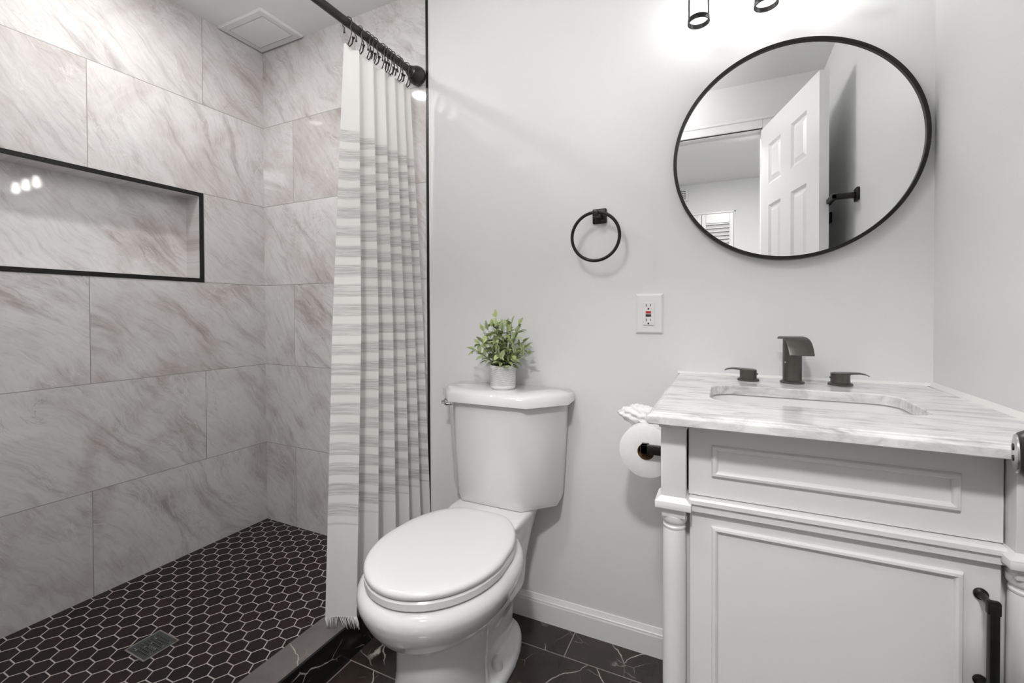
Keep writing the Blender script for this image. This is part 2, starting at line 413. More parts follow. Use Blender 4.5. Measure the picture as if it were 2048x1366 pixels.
def thing(name, loc, label, cat, group=None, kind=None):
    o = bpy.data.objects.new(name, None); col.objects.link(o); o.location = loc; o.empty_display_size = 0.05
    ORG[o.name] = Vector(loc); return tag(o, label, cat, group, kind)
def tag(o, label, cat=None, group=None, kind=None):
    if label: o['label'] = label
    if cat: o['category'] = cat
    if group: o['group'] = group
    if kind: o['kind'] = kind
    return o
def struct(o, label, cat): return tag(o, label, cat, None, 'structure')

# ================================================================== THE ROOM
XT, XR, ZC, YR = 0.920, 2.354, 2.215, -1.333
ZS = 0.070
# left wall with the niche opening: niche from y=-NA to y=-NB, z N0..N1
NA, NB, N0, N1, ND = S1+0.018, 1.30, Z5+2*R+0.015, Z5+3*R-0.015, 0.085
b = MB()
b.box(-0.12, 0, YR, 0.0, -0.05, N0); b.box(-0.12, 0, YR, 0.0, N1, ZC+0.02)
b.box(-0.12, 0, -NA, 0.0, N0, N1); b.box(-0.12, 0, YR, -NB, N0, N1)
struct(b.build('wall_left', 'tile_left'), 'shower wall of large grey marble tiles with the recessed niche', 'wall')
b = MB()
b.box(-0.12, -ND, -NB, -NA, N0, N1)
b.box(-ND, -0.001, -NA-0.002, -NA, N0, N1); b.box(-ND, -0.001, -NB, -NB+0.002, N0, N1)
b.box(-ND, -0.001, -NB, -NA, N0, N0+0.002); b.box(-ND, -0.001, -NB, -NA, N1-0.002, N1)
struct(b.build('wall_niche', 'tile_niche'), 'back and sides of the tiled shower niche', 'wall')
# niche edging, black metal with mitred corners
b = MB()
e = 0.0150
def nf(a, z, h): return Vector((h, -a, z))
b.frame(NA-e, NB+e, N0-e, N1+e, [(0, -0.002), (0, 0.0025), (e, 0.0025), (e, -0.003)], nf, cap=False)
struct(b.build('trim_1', 'black_metal'), 'black metal edging round the shower niche', 'trim')
# back wall, tiled part and painted part
struct(MB().box(-0.12, XT-0.008, 0, 0.12, -0.05, ZC+0.02).build('wall_back_tiled', 'tile_back'), 'tiled end wall of the shower', 'wall')
struct(MB().box(XT-0.008, XR+0.12, 0, 0.12, -0.05, ZC+0.02).build('wall_back', 'paint'), 'pale grey painted wall behind toilet and vanity', 'wall')
struct(MB().box(XT-0.009, XT+0.001, -0.004, 0.001, 0.10, ZC).build('trim_2', 'black_metal'), 'black metal strip where the tile meets the painted wall', 'trim')
struct(MB().box(XT, XT+0.008, -0.0015, 0.001, 0.0, ZC).build('trim_3', 'caulk'), 'thin white caulk line beside the black strip', 'trim')
struct(MB().box(XR, XR+0.12, YR, 0.12, -0.05, ZC+0.02).build('wall_right', 'paint'), 'pale grey painted wall beside the vanity', 'wall')
# rear wall with the doorway
DX0, DX1, DZ = 1.478, 2.085, 1.966
b = MB(); T = 0.12
b.box(-0.12, DX0, YR-T, YR, -0.05, ZC+0.02); b.box(DX1, XR+0.12, YR-T, YR, -0.05, ZC+0.02); b.box(DX0, DX1, YR-T, YR, DZ, ZC+0.02)
struct(b.build('wall_rear', 'paint'), 'pale grey wall with the doorway, seen in the mirror', 'wall')
b = MB()
cw = 0.062
def casing(fy, d):
    for x0, x1, z0, z1 in ((DX0-cw, DX0-0.004, 0, DZ+cw), (DX1+0.004, DX1+cw, 0, DZ+cw), (DX0-0.004, DX1+0.004, DZ+0.004, DZ+cw)):
        b.box(x0, x1, min(fy, fy+d*0.012), max(fy, fy+d*0.012), z0, z1, 0.003)
    b.box(DX0-cw, DX1+cw, min(fy, fy+d*0.018), max(fy, fy+d*0.018), DZ+cw-0.016, DZ+cw, 0.004)
casing(YR, 1); casing(YR-T, -1)
b.box(DX0-0.004, DX0+0.012, YR-T, YR, 0, DZ); b.box(DX1-0.001, DX1+0.006, YR-T, YR, 0, DZ); b.box(DX0, DX1, YR-T, YR, DZ-0.002, DZ+0.012)
b.box(DX0+0.012, DX1-0.001, YR-0.06, YR-0.042, DZ-0.012, DZ)
struct(b.build('trim_4', 'trim_white'), 'white casing round the doorway, seen in the mirror', 'trim')
# floors
struct(MB().box(0.918, XR+0.12, YR, 0.02, -0.05, 0).build('floor', 'floor'), 'black veined marble tile floor', 'floor')
b = MB()
dc = (0.415, -0.66); x0, x1, y0, y1 = -0.001, 0.835, YR, 0.001
q = b.vs([(x0, y0, ZS), (x1, y0, ZS), (x1, y1, ZS), (x0, y1, ZS)]); cv = b.vs([(dc[0], dc[1], 0.057)])[0]
for i in range(4): b.face([q[i], q[(i+1) % 4], cv])
q2 = b.vs([(x0, y0, -0.05), (x1, y0, -0.05), (x1, y1, -0.05), (x0, y1, -0.05)])
for i in range(4): b.face([q[(i+1) % 4], q[i], q2[i], q2[(i+1) % 4]])
b.face(q2)
struct(b.build('floor_shower', 'hex'), 'shower floor of dark hexagon mosaic with pale grout', 'floor')
struct(MB().box(-0.12, XR+0.12, YR-T, 0.12, ZC, ZC+0.08).build('ceiling', 'ceiling'), 'white ceiling', 'ceiling')
# curb
CX0, CX1, CZ = 0.822, 0.918, 0.1035
struct(MB().box(CX0+0.004, CX1, YR, 0.0, -0.02, CZ-0.012).build('curb_shower', 'curb_side'), 'black veined marble front of the shower curb', 'curb')
struct(MB().box(CX0, CX1-0.006, YR, 0.0, CZ-0.012, CZ).build('curb_cap', 'curb_top'), 'grey stone cap on the shower curb', 'curb')
struct(MB().box(CX1-0.006, CX1+0.0015, YR, 0.0, CZ-0.0125, CZ+0.0005).build('trim_5', 'black_metal'), 'black metal edge along the shower curb', 'trim')
# baseboard
b = MB()
bp = [(0, 0), (-0.012, 0), (-0.012, 0.060), (-0.0105, 0.064), (-0.0105, 0.068), (-0.008, 0.070), (-0.0045, 0.0785), (-0.003, 0.083), (0, 0.0835)]
b.loft([[Vector((x, y, z)) for y, z in bp] for x in (CX1, 1.86)])
struct(b.build('baseboard_back', 'trim_white'), 'white baseboard along the painted back wall', 'baseboard')
# caulk where the worktop meets the walls is built with the worktop

# ------------------------------------------------------------------ hall behind (seen in the mirror)
HY, HX0, HX1, HZ = -3.20, 0.6, 2.9, 2.21
struct(MB().box(HX0, HX1, HY-0.1, HY, -0.05, HZ+0.05).build('wall_hall', 'paint'), 'pale hall wall with the louvred closet, seen in the mirror', 'wall')
struct(MB().box(HX0-0.1, HX0, HY-0.1, YR-T, -0.05, HZ+0.05).build('wall_hall_left', 'paint'), 'left end wall of the hall', 'wall')
struct(MB().box(HX1, HX1+0.1, HY-0.1, YR-T, -0.05, HZ+0.05).build('wall_hall_right', 'paint'), 'right end wall of the hall', 'wall')
struct(MB().box(HX0-0.1, HX1+0.1, HY-0.1, YR-T, HZ, HZ+0.06).build('ceiling_hall', 'ceiling'), 'hall ceiling seen in the mirror', 'ceiling')
struct(MB().box(HX0-0.1, HX1+0.1, HY-0.1, YR, -0.06, -0.001).build('floor_hall', 'floor'), 'dark hall floor', 'floor')
# louvred closet doors
d2 = thing('door_2', (1.996, HY, 0), 'white louvred closet door in the hall, seen in the mirror', 'door', None, 'structure')
b = MB()
for x0, x1 in ((1.72, 1.985), (1.452, 1.717)):
    b.box(x0, x0+0.035, HY+0.002, HY+0.03, 0.01, 1.915, 0.002); b.box(x1-0.035, x1, HY+0.002, HY+0.03, 0.01, 1.915, 0.002)
    b.box(x0+0.035, x1-0.035, HY+0.002, HY+0.03, 1.83, 1.915, 0.002); b.box(x0+0.035, x1-0.035, HY+0.002, HY+0.03, 0.01, 0.14, 0.002)
b.build('stile_frame', 'trim_white', d2)
b = MB()
for x0, x1 in ((1.72, 1.985), (1.452, 1.717)):
    z = 0.15
    while z < 1.82:
        q = b.vs([(x, y, zz) for x in (x0+0.034, x1-0.034) for y, zz in ((HY+0.004, z+0.030), (HY+0.028, z), (HY+0.028, z+0.006), (HY+0.004, z+0.036))])
        for i in range(4): b.face([q[i], q[(i+1) % 4], q[4+(i+1) % 4], q[4+i]])
        b.face(q[:4]); b.face(q[4:]); z += 0.034
b.build('louvre_slats', 'trim_white', d2)
b = MB(); b.box(1.44, 1.986, HY+0.0005, HY+0.003, 0, 1.918); b.build('shadow_gap', 'dark', d2)
b = MB(); b.box(1.988, 2.0, HY, HY+0.012, 0, 1.935, 0.002); b.box(1.43, 2.0, HY, HY+0.012, 1.921, 1.935, 0.002); b.build('door_frame', 'trim_white', d2)
# wall grille at the hall's left
vt = thing('wall_grille', (1.565, HY, 2.08), 'small white slotted grille on the hall wall, at the left in the mirror', 'vent')
b = MB(); b.box(1.49, 1.60, HY, HY+0.03, 2.06, 2.17, 0.004); b.build('cover', 'plastic', vt)
b = MB()
for i in range(3):
    for k in range(5): b.box(1.535+0.017*i, 1.545+0.017*i, HY+0.0295, HY+0.0306, 2.075+0.017*k, 2.086+0.017*k)
b.build('slots', 'dark', vt)
# unseen fill light, added in the hall to brighten the bathroom through the doorway
hl = thing('added_hall_fill', (1.88, -1.80, HZ), 'unseen round fill light added on the hall ceiling', 'lamp')
MB().lathe([(0.125, 0), (0.125, -0.004), (0.115, -0.010), (0.102, -0.010)], (1.88, -1.80, HZ), (0, 0, 1), 40).build('base', 'trim_white', hl, auto=40)
MB().lathe([(0.102, -0.0095), (0.09, -0.0115), (0.004, -0.0125)], (1.88, -1.80, HZ), (0, 0, 1), 40).build('diffuser', 'hallfill', hl, smooth=True)

# ------------------------------------------------------------------ open bathroom door
ang = math.atan2(0.57, 0.165)
H = Vector((2.0815, YR-0.004, 0)); du = Vector((math.cos(ang), math.sin(ang), 0)); dn = Vector((math.sin(ang), -math.cos(ang), 0))  # dn points away from the panels' side
door = thing('door_1', H, 'white six panel door standing open, seen in the mirror', 'door', None, 'structure')
DW, DT, DH = 0.588, 0.035, 1.961
def dp(s_, z_, h_): return H + du*s_ + dn*h_ + Vector((0, 0, z_))
cols_ = [(0.095, 0.237), (0.342, 0.486)]
rows_ = [(1.655, 1.852), (0.86, 1.551), (0.20, 0.74)]
sx = [0, 0.095, 0.237, 0.342, 0.486, DW]; szs = [0.01, 0.20, 0.74, 0.86, 1.551, 1.655, 1.852, DH]
b = MB()
for face_h, sg in ((0.0, 1), (DT, -1)):
    for i in range(5):
        for j in range(7):
            s0, s1_, z0, z1 = sx[i], sx[i+1], szs[j], szs[j+1]
            if i in (1, 3) and j in (1, 3, 5):
                b.frame(s0, s1_, z0, z1, [(0, face_h), (0.010, face_h+sg*0.010), (0.016, face_h+sg*0.010), (0.034, face_h+sg*0.002)], dp)
            else: b.frame(s0, s1_, z0, z1, [(0, face_h)], dp)
for (s0, z0), (s1_, z1) in (((0, 0.01), (DW, 0.01)), ((DW, 0.01), (DW, DH)), ((DW, DH), (0, DH)), ((0, DH), (0, 0.01))):
    b.face(b.vs([dp(s0, z0, 0), dp(s1_, z1, 0), dp(s1_, z1, DT), dp(s0, z0, DT)]))
b.build('door_leaf', 'trim_white', door)
kc = dp(DW-0.064, 0.890, 0)
b = MB(); b.lathe([(0.031, 0), (0.031, 0.005), (0.026, 0.010), (0.012, 0.014), (0.011, 0.042)], kc, -dn, 28); b.lathe([(0.011, 0.038), (0.020, 0.042), (0.0265, 0.050), (0.0285, 0.059), (0.0272, 0.068), (0.0188, 0.0800), (0.0178, 0.0805)], kc, -dn, 36)
kn = b.build('door_knob', 'bronze', door, auto=35); kn['label'] = 'dark bronze door knob'
b = MB(); b.lathe([(0.0175, 0.0804), (0.0168, 0.0818), (0.0130, 0.0825)], kc, -dn, 28)
b.build('lock_face', 'nickel', kn, auto=35)
b = MB(); sl = kc - dn*0.0828
for a_, c_ in ((-0.0045, 0.0026), (0.0055, 0.0030)):
    b.lathe([(c_, -0.0004), (c_, 0.0006)], sl + Vector((0, 0, a_)), -dn, 14)
b.build('key_slot', 'dark', kn)
b = MB(); b.lathe([(0.031, 0), (0.031, 0.005), (0.012, 0.014), (0.011, 0.034), (0.0265, 0.046), (0.0235, 0.068)], dp(DW-0.064, 0.890, DT), dn, 24)
b.build('door_knob', 'bronze', door, auto=35)
b = MB()
for z in (0.22, 1.0, 1.78): b.cyl(H + Vector((0.004, -0.008, z-0.045)), H + Vector((0.004, -0.008, z+0.045)), 0.006, 12)
b.build('hinges', 'nickel', door, smooth=False)

# ================================================================== CEILING FITTINGS
cp = thing('ceiling_fan_cover', (0.135, -0.1, ZC), 'flat white square cover on the ceiling in the shower corner', 'vent cover')
b = MB()
def cf(x, y, h): return Vector((x, y, ZC-h))
b.frame(0.006, 0.272, -0.203, -0.006, [(0, 0), (0, 0.007), (0.003, 0.010), (0.028, 0.010), (0.0285, 0.0065), (0.031, 0.0065)], cf, cap=False)
b.build('frame', 'trim_white', cp)
b = MB(); b.frame(0.0375, 0.2405, -0.1715, -0.0375, [(0, 0.004), (0, 0.0105), (0.001, 0.0115)], cf); b.frame(0.034, 0.244, -0.175, -0.034, [(0, 0.0065)], cf)
b.build('lid', 'ceiling', cp)
def downlight(x, y, label, lens='downlight'):
    o = thing('ceiling_downlight', (x, y, ZC), label, 'downlight')
    MB().lathe([(0.056, 0), (0.056, -0.003), (0.052, -0.006), (0.038, -0.006), (0.036, -0.002), (0.036, 0.0)], (x, y, ZC), (0, 0, 1), 40, False, False).build('trim_ring', 'trim_white', o, auto=30)
    MB().lathe([(0.036, -0.0015), (0.02, -0.0022), (0.002, -0.0025)], (x, y, ZC), (0, 0, 1), 36, False).build('lens', lens, o, smooth=True)
downlight(0.40, -0.645, 'small recessed round ceiling light over the shower')
GX, GY = 1.35, -1.05
gl_ = thing('added_globe_fill', (GX, GY, ZC), 'unseen globe fill light added on the bathroom ceiling', 'lamp')  # globe added out of view to lift the room's overall light
b = MB(); b.lathe([(0.06, 0), (0.06, -0.012), (0.035, -0.025), (0.035, -0.045)], (GX, GY, ZC), (0, 0, 1), 32); b.build('base', 'trim_white', gl_, auto=40)
b = MB(); b.sphere((GX, GY, ZC-0.125), 0.085, 28, 16); b.build('globe', 'globe', gl_, smooth=True)

# ================================================================== SHOWER
dr = thing('shower_drain', (dc[0], dc[1], 0.057), 'dark rectangular drain grate set in the hexagon shower floor', 'drain')
b = MB()
def df(x, y, h): return Vector((x, y, 0.0585+h))
b.frame(0.3645, 0.4645, -0.706, -0.6145, [(0, -0.004), (0, 0.001), (0.004, 0.001), (0.0045, -0.001)], df, cap=False); fr_ = b.build('frame', 'nickel', dr); fr_['label'] = 'scuffed pale metal rim'
b = MB()
x0, x1, y0, y1 = 0.3690, 0.4600, -0.7015, -0.619
gx = [x0, x0+0.010]; nx, ny = 8, 8
for i in range(nx): a = x0+0.010+(x1-x0-0.020)*i/nx; wdt = (x1-x0-0.020)/nx; gx += [a+wdt*0.28, a+wdt*0.78]
gx += [x1]; gy = [y0]
for i in range(ny): a = y0+0.008+(y1-y0-0.016)*i/ny; wdt = (y1-y0-0.016)/ny; gy += [a+wdt*0.22, a+wdt*0.78]
gy += [y1]
gx = sorted(set(gx)); gy = sorted(set(gy))
for i in range(len(gx)-1):
    for j in range(len(gy)-1):
        if i >= 2 and (i % 2 == 0) and i < len(gx)-2 and j % 2 == 1: continue
        b.face(b.vs([df(gx[i], gy[j], 0), df(gx[i+1], gy[j], 0), df(gx[i+1], gy[j+1], 0), df(gx[i], gy[j+1], 0)]))
bmesh.ops.remove_doubles(b.bm, verts=b.bm.verts, dist=1e-6)
ext = bmesh.ops.extrude_face_region(b.bm, geom=b.bm.faces[:])
bmesh.ops.translate(b.bm, verts=[g for g in ext['geom'] if isinstance(g, bmesh.types.BMVert)], vec=(0, 0, -0.002))
b.build('grate', 'drain', dr)
MB().box(x0, x1, y0, y1, 0.0545, 0.0555).build('sump', 'dark', dr)

# rod
RX, RZ, RR = 0.880, 1.897, 0.0125
rod = thing('shower_rod', (RX, 0, RZ), 'dark bronze shower curtain rod fixed to the end wall', 'curtain rod')
MB().cyl((RX, -0.03, RZ), (RX, -0.62, RZ), 0.0125, 24).build('inner_tube', 'bronze', rod, auto=40)
MB().cyl((RX, -0.60, RZ), (RX, YR+0.001, RZ), 0.0150, 24).build('outer_tube', 'bronze', rod, auto=40)
for ye, sg, nm in ((0.0, -1, 0), (YR, 1, 1)):
    b = MB()
    b.lathe([(0.026, 0.0), (0.030, 0.002), (0.0335, 0.010), (0.0340, 0.018), (0.032, 0.028), (0.027, 0.038), (0.0205, 0.046), (0.0185, 0.049), (0.0195, 0.051), (0.0195, 0.054), (0.0165, 0.056), (0.0165, 0.062), (0.0125, 0.064)], (RX, ye, RZ), (0, sg, 0), 32)
    b.build('end_flange', 'bronze', rod, auto=50)

# curtain
ZT, ZB = 1.838, 0.130
NH = 12
NS, NZ = 420, 46
def wave(s):
    return 2*PI*(5.3*s**1.22)
def plan(s, q):
    """s from the near edge (0) to the wall (1); q 0 at the top, 1 at the hem"""
    ya = -0.362 + (-0.452+0.362)*q; yb = -0.072 + (-0.022+0.072)*q
    A = (0.012 + 0.021*min(1, q*2.0))*(1.25-0.45*s)
    ph = wave(s) - 1.1 + 0.5*q*math.sin(7*s)
    x = 0.884 + 0.028*q + A*math.sin(ph) + 0.006*q*math.sin(2*ph+0.7)
    y = ya + (yb-ya)*s + 0.55*A*math.cos(ph)*0.6
    return x, y
ring_s = [0.02+0.96*(i+0.5)/NH for i in range(NH)]
ring_s = [0.015, 0.20, 0.285, 0.375, 0.42, 0.545, 0.60, 0.64, 0.72, 0.80, 0.86, 0.96]
b = MB(); uvl = b.bm.loops.layers.uv.new('UVMap')
arc = [0.0]
for i in range(NS):
    a, c_ = plan(i/NS, 0.6), plan((i+1)/NS, 0.6); arc.append(arc[-1]+math.hypot(a[0]-c_[0], a[1]-c_[1]))
grid = []; uvs = {}
for j in range(NZ+1):
    q = j/NZ; row = []
    for i in range(NS+1):
        s = i/NS; x, y = plan(s, q)
        dmin = min(abs(s-r_) for r_ in ring_s)
        sag = 0.016*min(1, dmin/0.05)
        zt = ZT - sag; z = zt + (ZB-zt)*q
        hem = ZB + 0.020*math.sin(5*s+0.4)*0.5
        z = z*(1-q**3) + (z+hem-ZB)*q**3
        v_ = b.bm.verts.new((x, y, z)); row.append(v_); uvs[v_] = (arc[i], z-ZB+0.05*0)
    grid.append(row)
for j in range(NZ):
    for i in range(NS):
        f_ = b.bm.faces.new([grid[j][i], grid[j][i+1], grid[j+1][i+1], grid[j+1][i]])
        for lp in f_.loops: lp[uvl].uv = uvs[lp.vert]
cur = thing('shower_curtain', (0.9, -0.25, ZB), 'white shower curtain with grey stripes and a fringed hem', 'shower curtain')
cl_ = b.build('cloth', 'cloth', cur, smooth=True)
# fringe
b = MB(); uvl = b.bm.loops.layers.uv.new('UVMap')
rnd = random.Random(3)
NF = 240
for i in range(NF):
    s = (i+0.5)/NF; x, y = plan(s, 1.0); x2, y2 = plan(min(1, s+0.5/NF), 1.0); tdir = Vector((x2-x, y2-y, 0))
    tdir = tdir.normalized() if tdir.length > 1e-7 else Vector((0, 1, 0))
    tuft = math.floor(s*26); lean = (math.sin(tuft*7.3)*0.010)
    zt = ZB + 0.010*math.sin(5*s+0.4) + 0.001
    ln = 0.034 + 0.006*math.sin(tuft*3.1) + rnd.uniform(-0.004, 0.004)
    p0 = Vector((x, y, zt)); gap = (s*26-tuft-0.5)
    p1 = p0 + tdir*(lean*0.5-gap*0.004) + Vector((rnd.uniform(-.002, .002), 0, -ln*0.5)); p2 = p0 + tdir*(lean-gap*0.010) + Vector((rnd.uniform(-.003, .003), 0, -ln))
    b.tube([p0, p1, p2], [0.0012, 0.0011, 0.0007], 5)
for f_ in b.bm.faces:
    for lp in f_.loops: lp[uvl].uv = (0.1, 0.05)
b.build('fringe', 'cloth', cur, smooth=True)

# hooks: double roller wires, each a thing of its own
def hook_parts(root):
    o = ORG[root.name]
    b = MB(); path = []
    for k in range(15):
        a = math.radians(-50 + 280*k/14); path.append(o + Vector((math.cos(a)*0.0168, 0, math.sin(a)*0.0168)))
    path = path[::-1]     # from the inner side over the rod to the room side
    path = [path[0] + Vector((0.000, 0, -0.010)), path[0]] + path + [o + Vector((0.015, 0.0, -0.035)), o + Vector((0.008, 0, -0.055)), o + Vector((0.002, 0, -0.066))]
    b.tube(path, 0.0016, 8)
    b.build('wire', 'bronze', root, smooth=True)
    b = MB(); b.lathe([(0.0022, 0.006), (0.0034, 0.0), (0.0014, -0.001)], path[0] + Vector((0, 0, -0.006)), (0, 0, 1), 12)
    b.build('ball_tip', 'bronze', root, smooth=True)
    b = MB(); b.tube([o + Vector((0.002, 0, -0.066)), o + Vector((0.008, 0, -0.073)), o + Vector((0.016, 0.001, -0.066)), o + Vector((0.020, 0.001, -0.052))], [0.0015, 0.0018, 0.0022, 0.0026], 8)
    b.lathe([(0.0026, 0), (0.005, 0.003), (0.0052, 0.0045), (0.002, 0.006)], o + Vector((0.020, 0.001, -0.052)), (0.25, 0, 1), 12)
    b.build('button_hook', 'bronze', root, smooth=True)
ordn = ['first', 'second', 'third', 'fourth', 'fifth', 'sixth', 'seventh', 'eighth', 'ninth', 'tenth', 'eleventh', 'twelfth']
proto = None
for i in range(NH):
    n_ = NH-1-i              # counted from the wall end
    x, y = plan(ring_s[n_], 0.0)
    lab = 'dark bronze curtain hook on the rod, %s from the wall flange' % ordn[i]
    if proto is None:
        proto = thing('curtain_hook', (RX, y, RZ), lab, 'curtain hook', 'hooks holding up the shower curtain'); hook_parts(proto)
        hk = proto
    else:
        hk = proto.copy(); col.objects.link(hk); hk.location = (RX, y, RZ); hk['label'] = lab
        for ch in list(proto.children):
            c_ = ch.copy(); col.objects.link(c_); c_.parent = hk
    hk.rotation_euler = (0, 0, math.radians([4, -8, 10, -3, 7, -12, 3, 9, -6, 5, -4, 8][i]))

# ================================================================== TOILET
TX = 1.266
toilet = thing('toilet', (TX, -0.3, 0), 'white two piece toilet with closed lid', 'toilet')
def egg(hw, yf, yb, z, yc=None, nb=2.6, n=56, nf=2.0):
    """egg outline: round front, squarer back"""
    yc = yc if yc is not None else yf + (yb-yf)*0.48
    r_ = []
    for i in range(n):
        a = 2*PI*i/n; c_, s_ = math.cos(a), math.sin(a)
        e_ = nf if s_ < 0 else nb
        x = hw*math.copysign(abs(c_)**(2/e_), c_); d_ = (yc-yf) if s_ < 0 else (yb-yc)
        y = yc + d_*math.copysign(abs(s_)**(2/e_), s_)
        r_.append(Vector((TX+x, y, z)))
    return r_
b = MB()
# bowl
b.loft([egg(0.075, -0.52, -0.26, 0.236), egg(0.100, -0.570, -0.21, 0.254), egg(0.128, -0.598, -0.20, 0.272), egg(0.150, -0.618, -0.20, 0.289), egg(0.168, -0.638, -0.20, 0.315), egg(0.180, -0.651, -0.20, 0.341),
        egg(0.186, -0.656, -0.20, 0.360), egg(0.185, -0.654, -0.20, 0.374), egg(0.177, -0.645, -0.20, 0.385), egg(0.168, -0.635, -0.20, 0.390)])
# rear deck that carries the tank
b.loft([egg(0.085, -0.33, -0.05, 0.17, nb=3.5), egg(0.092, -0.33, -0.045, 0.26, nb=3.5), egg(0.106, -0.33, -0.035, 0.34, nb=4), egg(0.120, -0.33, -0.03, 0.392, nb=4.5), egg(0.125, -0.30, -0.028, 0.413, nb=5, nf=4), egg(0.124, -0.235, -0.028, 0.426, nb=5, nf=5)])
# pedestal and trapway
b.loft([egg(0.106, -0.585, -0.30, 0.0, nb=3, nf=3), egg(0.100, -0.577, -0.30, 0.025, nb=3, nf=3), egg(0.092, -0.567, -0.30, 0.09, nb=3, nf=2.8), egg(0.088, -0.560, -0.29, 0.16, nb=3, nf=2.6), egg(0.088, -0.560, -0.28, 0.255, nb=3, nf=2.4)])
b.loft([egg(0.066, -0.40, -0.085, 0.0, nb=3), egg(0.062, -0.40, -0.09, 0.06, nb=3), egg(0.066, -0.40, -0.085, 0.13, nb=3), egg(0.085, -0.36, -0.06, 0.19, nb=3)])
# foot flange
b.loft([egg(0.110, -0.53, -0.065, 0.0, nb=2.4, nf=3), egg(0.110, -0.53, -0.065, 0.022, nb=2.4, nf=3), egg(0.104, -0.52, -0.072, 0.034, nb=2.4, nf=3), egg(0.070, -0.47, -0.10, 0.046, nb=2.4, nf=3)])
bowl = b.build('bowl', 'porcelain', toilet, smooth=True)
rm = bowl.modifiers.new('union', 'REMESH'); rm.mode = 'VOXEL'; rm.voxel_size = 0.0048; rm.use_smooth_shade = True
sm = bowl.modifiers.new('soften', 'SMOOTH'); sm.factor = 0.5; sm.iterations = 10
# seat and lid
def lidring(grow, z, yb=-0.213):
    r_ = []; n = 64
    hw, yf, yc = 0.170+grow, -0.639-grow, -0.430
    for i in range(n):
        a = 2*PI*i/n; c_, s_ = math.cos(a), math.sin(a)
        if s_ < 0: x, y = hw*c_, yc + (yc-yf)*s_
        else:
            e_ = 4.2; y = yc + (yb+grow-yc)*abs(s_)**(2/e_)
            x = hw*math.copysign(abs(c_)**(2/e_), c_); x *= 1-0.36*((y-yc)/(yb-yc))**2
        r_.append(Vector((TX+x, y, z)))
    return r_
b = MB(); b.loft([lidring(-0.012, 0.3915), lidring(-0.003, 0.393), lidring(0.000, 0.396), lidring(0.000, 0.410), lidring(-0.004, 0.4145)])
b.build('seat', 'seat_plastic', toilet, auto=40)
b = MB(); b.loft([lidring(-0.008, 0.4150), lidring(0.000, 0.4180), lidring(0.001, 0.4255), lidring(-0.002, 0.4305), lidring(-0.009, 0.4335), lidring(-0.03, 0.435), lidring(-0.09, 0.4365)])
b.build('lid', 'seat_plastic', toilet, smooth=True)
for sx_ in (-0.075, 0.075):
    b = MB(); b.box(TX+sx_-0.022, TX+sx_+0.022, -0.235, -0.205, 0.388, 0.424, 0.006, 3); b.build('hinge_cap', 'seat_plastic', toilet, auto=40)
# tank
def tankring(k, z, grow=0.0, front=-0.185):
    base = [(-0.205, -0.020), (-0.212, -0.085), (-0.118, front), (0.118, front), (0.212, -0.085), (0.205, -0.020)]
    return [Vector((TX+x*k+math.copysign(grow, x), (y-grow if y < -0.05 else -0.020+min(grow, .008)), z)) for x, y in base]
b = MB(); b.loft([tankring(0.86, 0.4275, front=-0.172), tankring(0.885, 0.447, front=-0.18), tankring(0.935, 0.60), tankring(0.97, 0.748)])
es = [e_ for e_ in b.bm.edges if len(e_.link_faces) == 2 and e_.calc_face_angle(0) > 0.25]
bmesh.ops.bevel(b.bm, geom=es, offset=0.022, segments=6, profile=0.5, affect='EDGES')
b.build('tank', 'porcelain', toilet, auto=50)
b = MB(); b.loft([tankring(1.0, 0.738, 0.004, -0.19), tankring(1.0, 0.742, 0.0125, -0.19), tankring(0.985, 0.767, 0.0125, -0.19), tankring(0.965, 0.776, 0.004, -0.19), tankring(0.7, 0.7785, 0.0, -0.15)])
es = [e_ for e_ in b.bm.edges if len(e_.link_faces) == 2 and e_.calc_face_angle(0) > 0.25]
bmesh.ops.bevel(b.bm, geom=es, offset=0.008, segments=4, profile=0.5, affect='EDGES')
b.build('tank_lid', 'porcelain', toilet, auto=50)
# flush handle on the tank's left corner face
n_ = Vector((-0.73, -0.68, 0)).normalized(); c0 = Vector((TX-0.200, -0.100, 0.718))
b = MB(); b.lathe([(0.013, -0.012), (0.0135, 0.008), (0.011, 0.013), (0.006, 0.015), (0.006, 0.022)], c0, n_, 20)
fh = b.build('flush_handle', 'chrome', toilet, auto=50); fh['label'] = 'chrome flush handle'
for sx_ in (-1, 1):
    b = MB(); b.lathe([(0.0150, 0.024), (0.0150, 0.042), (0.0135, 0.060), (0.009, 0.068), (0.002, 0.070)], (TX+sx_*0.080, -0.285, 0), (0, 0, 1), 20)
    b.build('bolt_cap', 'seat_plastic', toilet, auto=50)

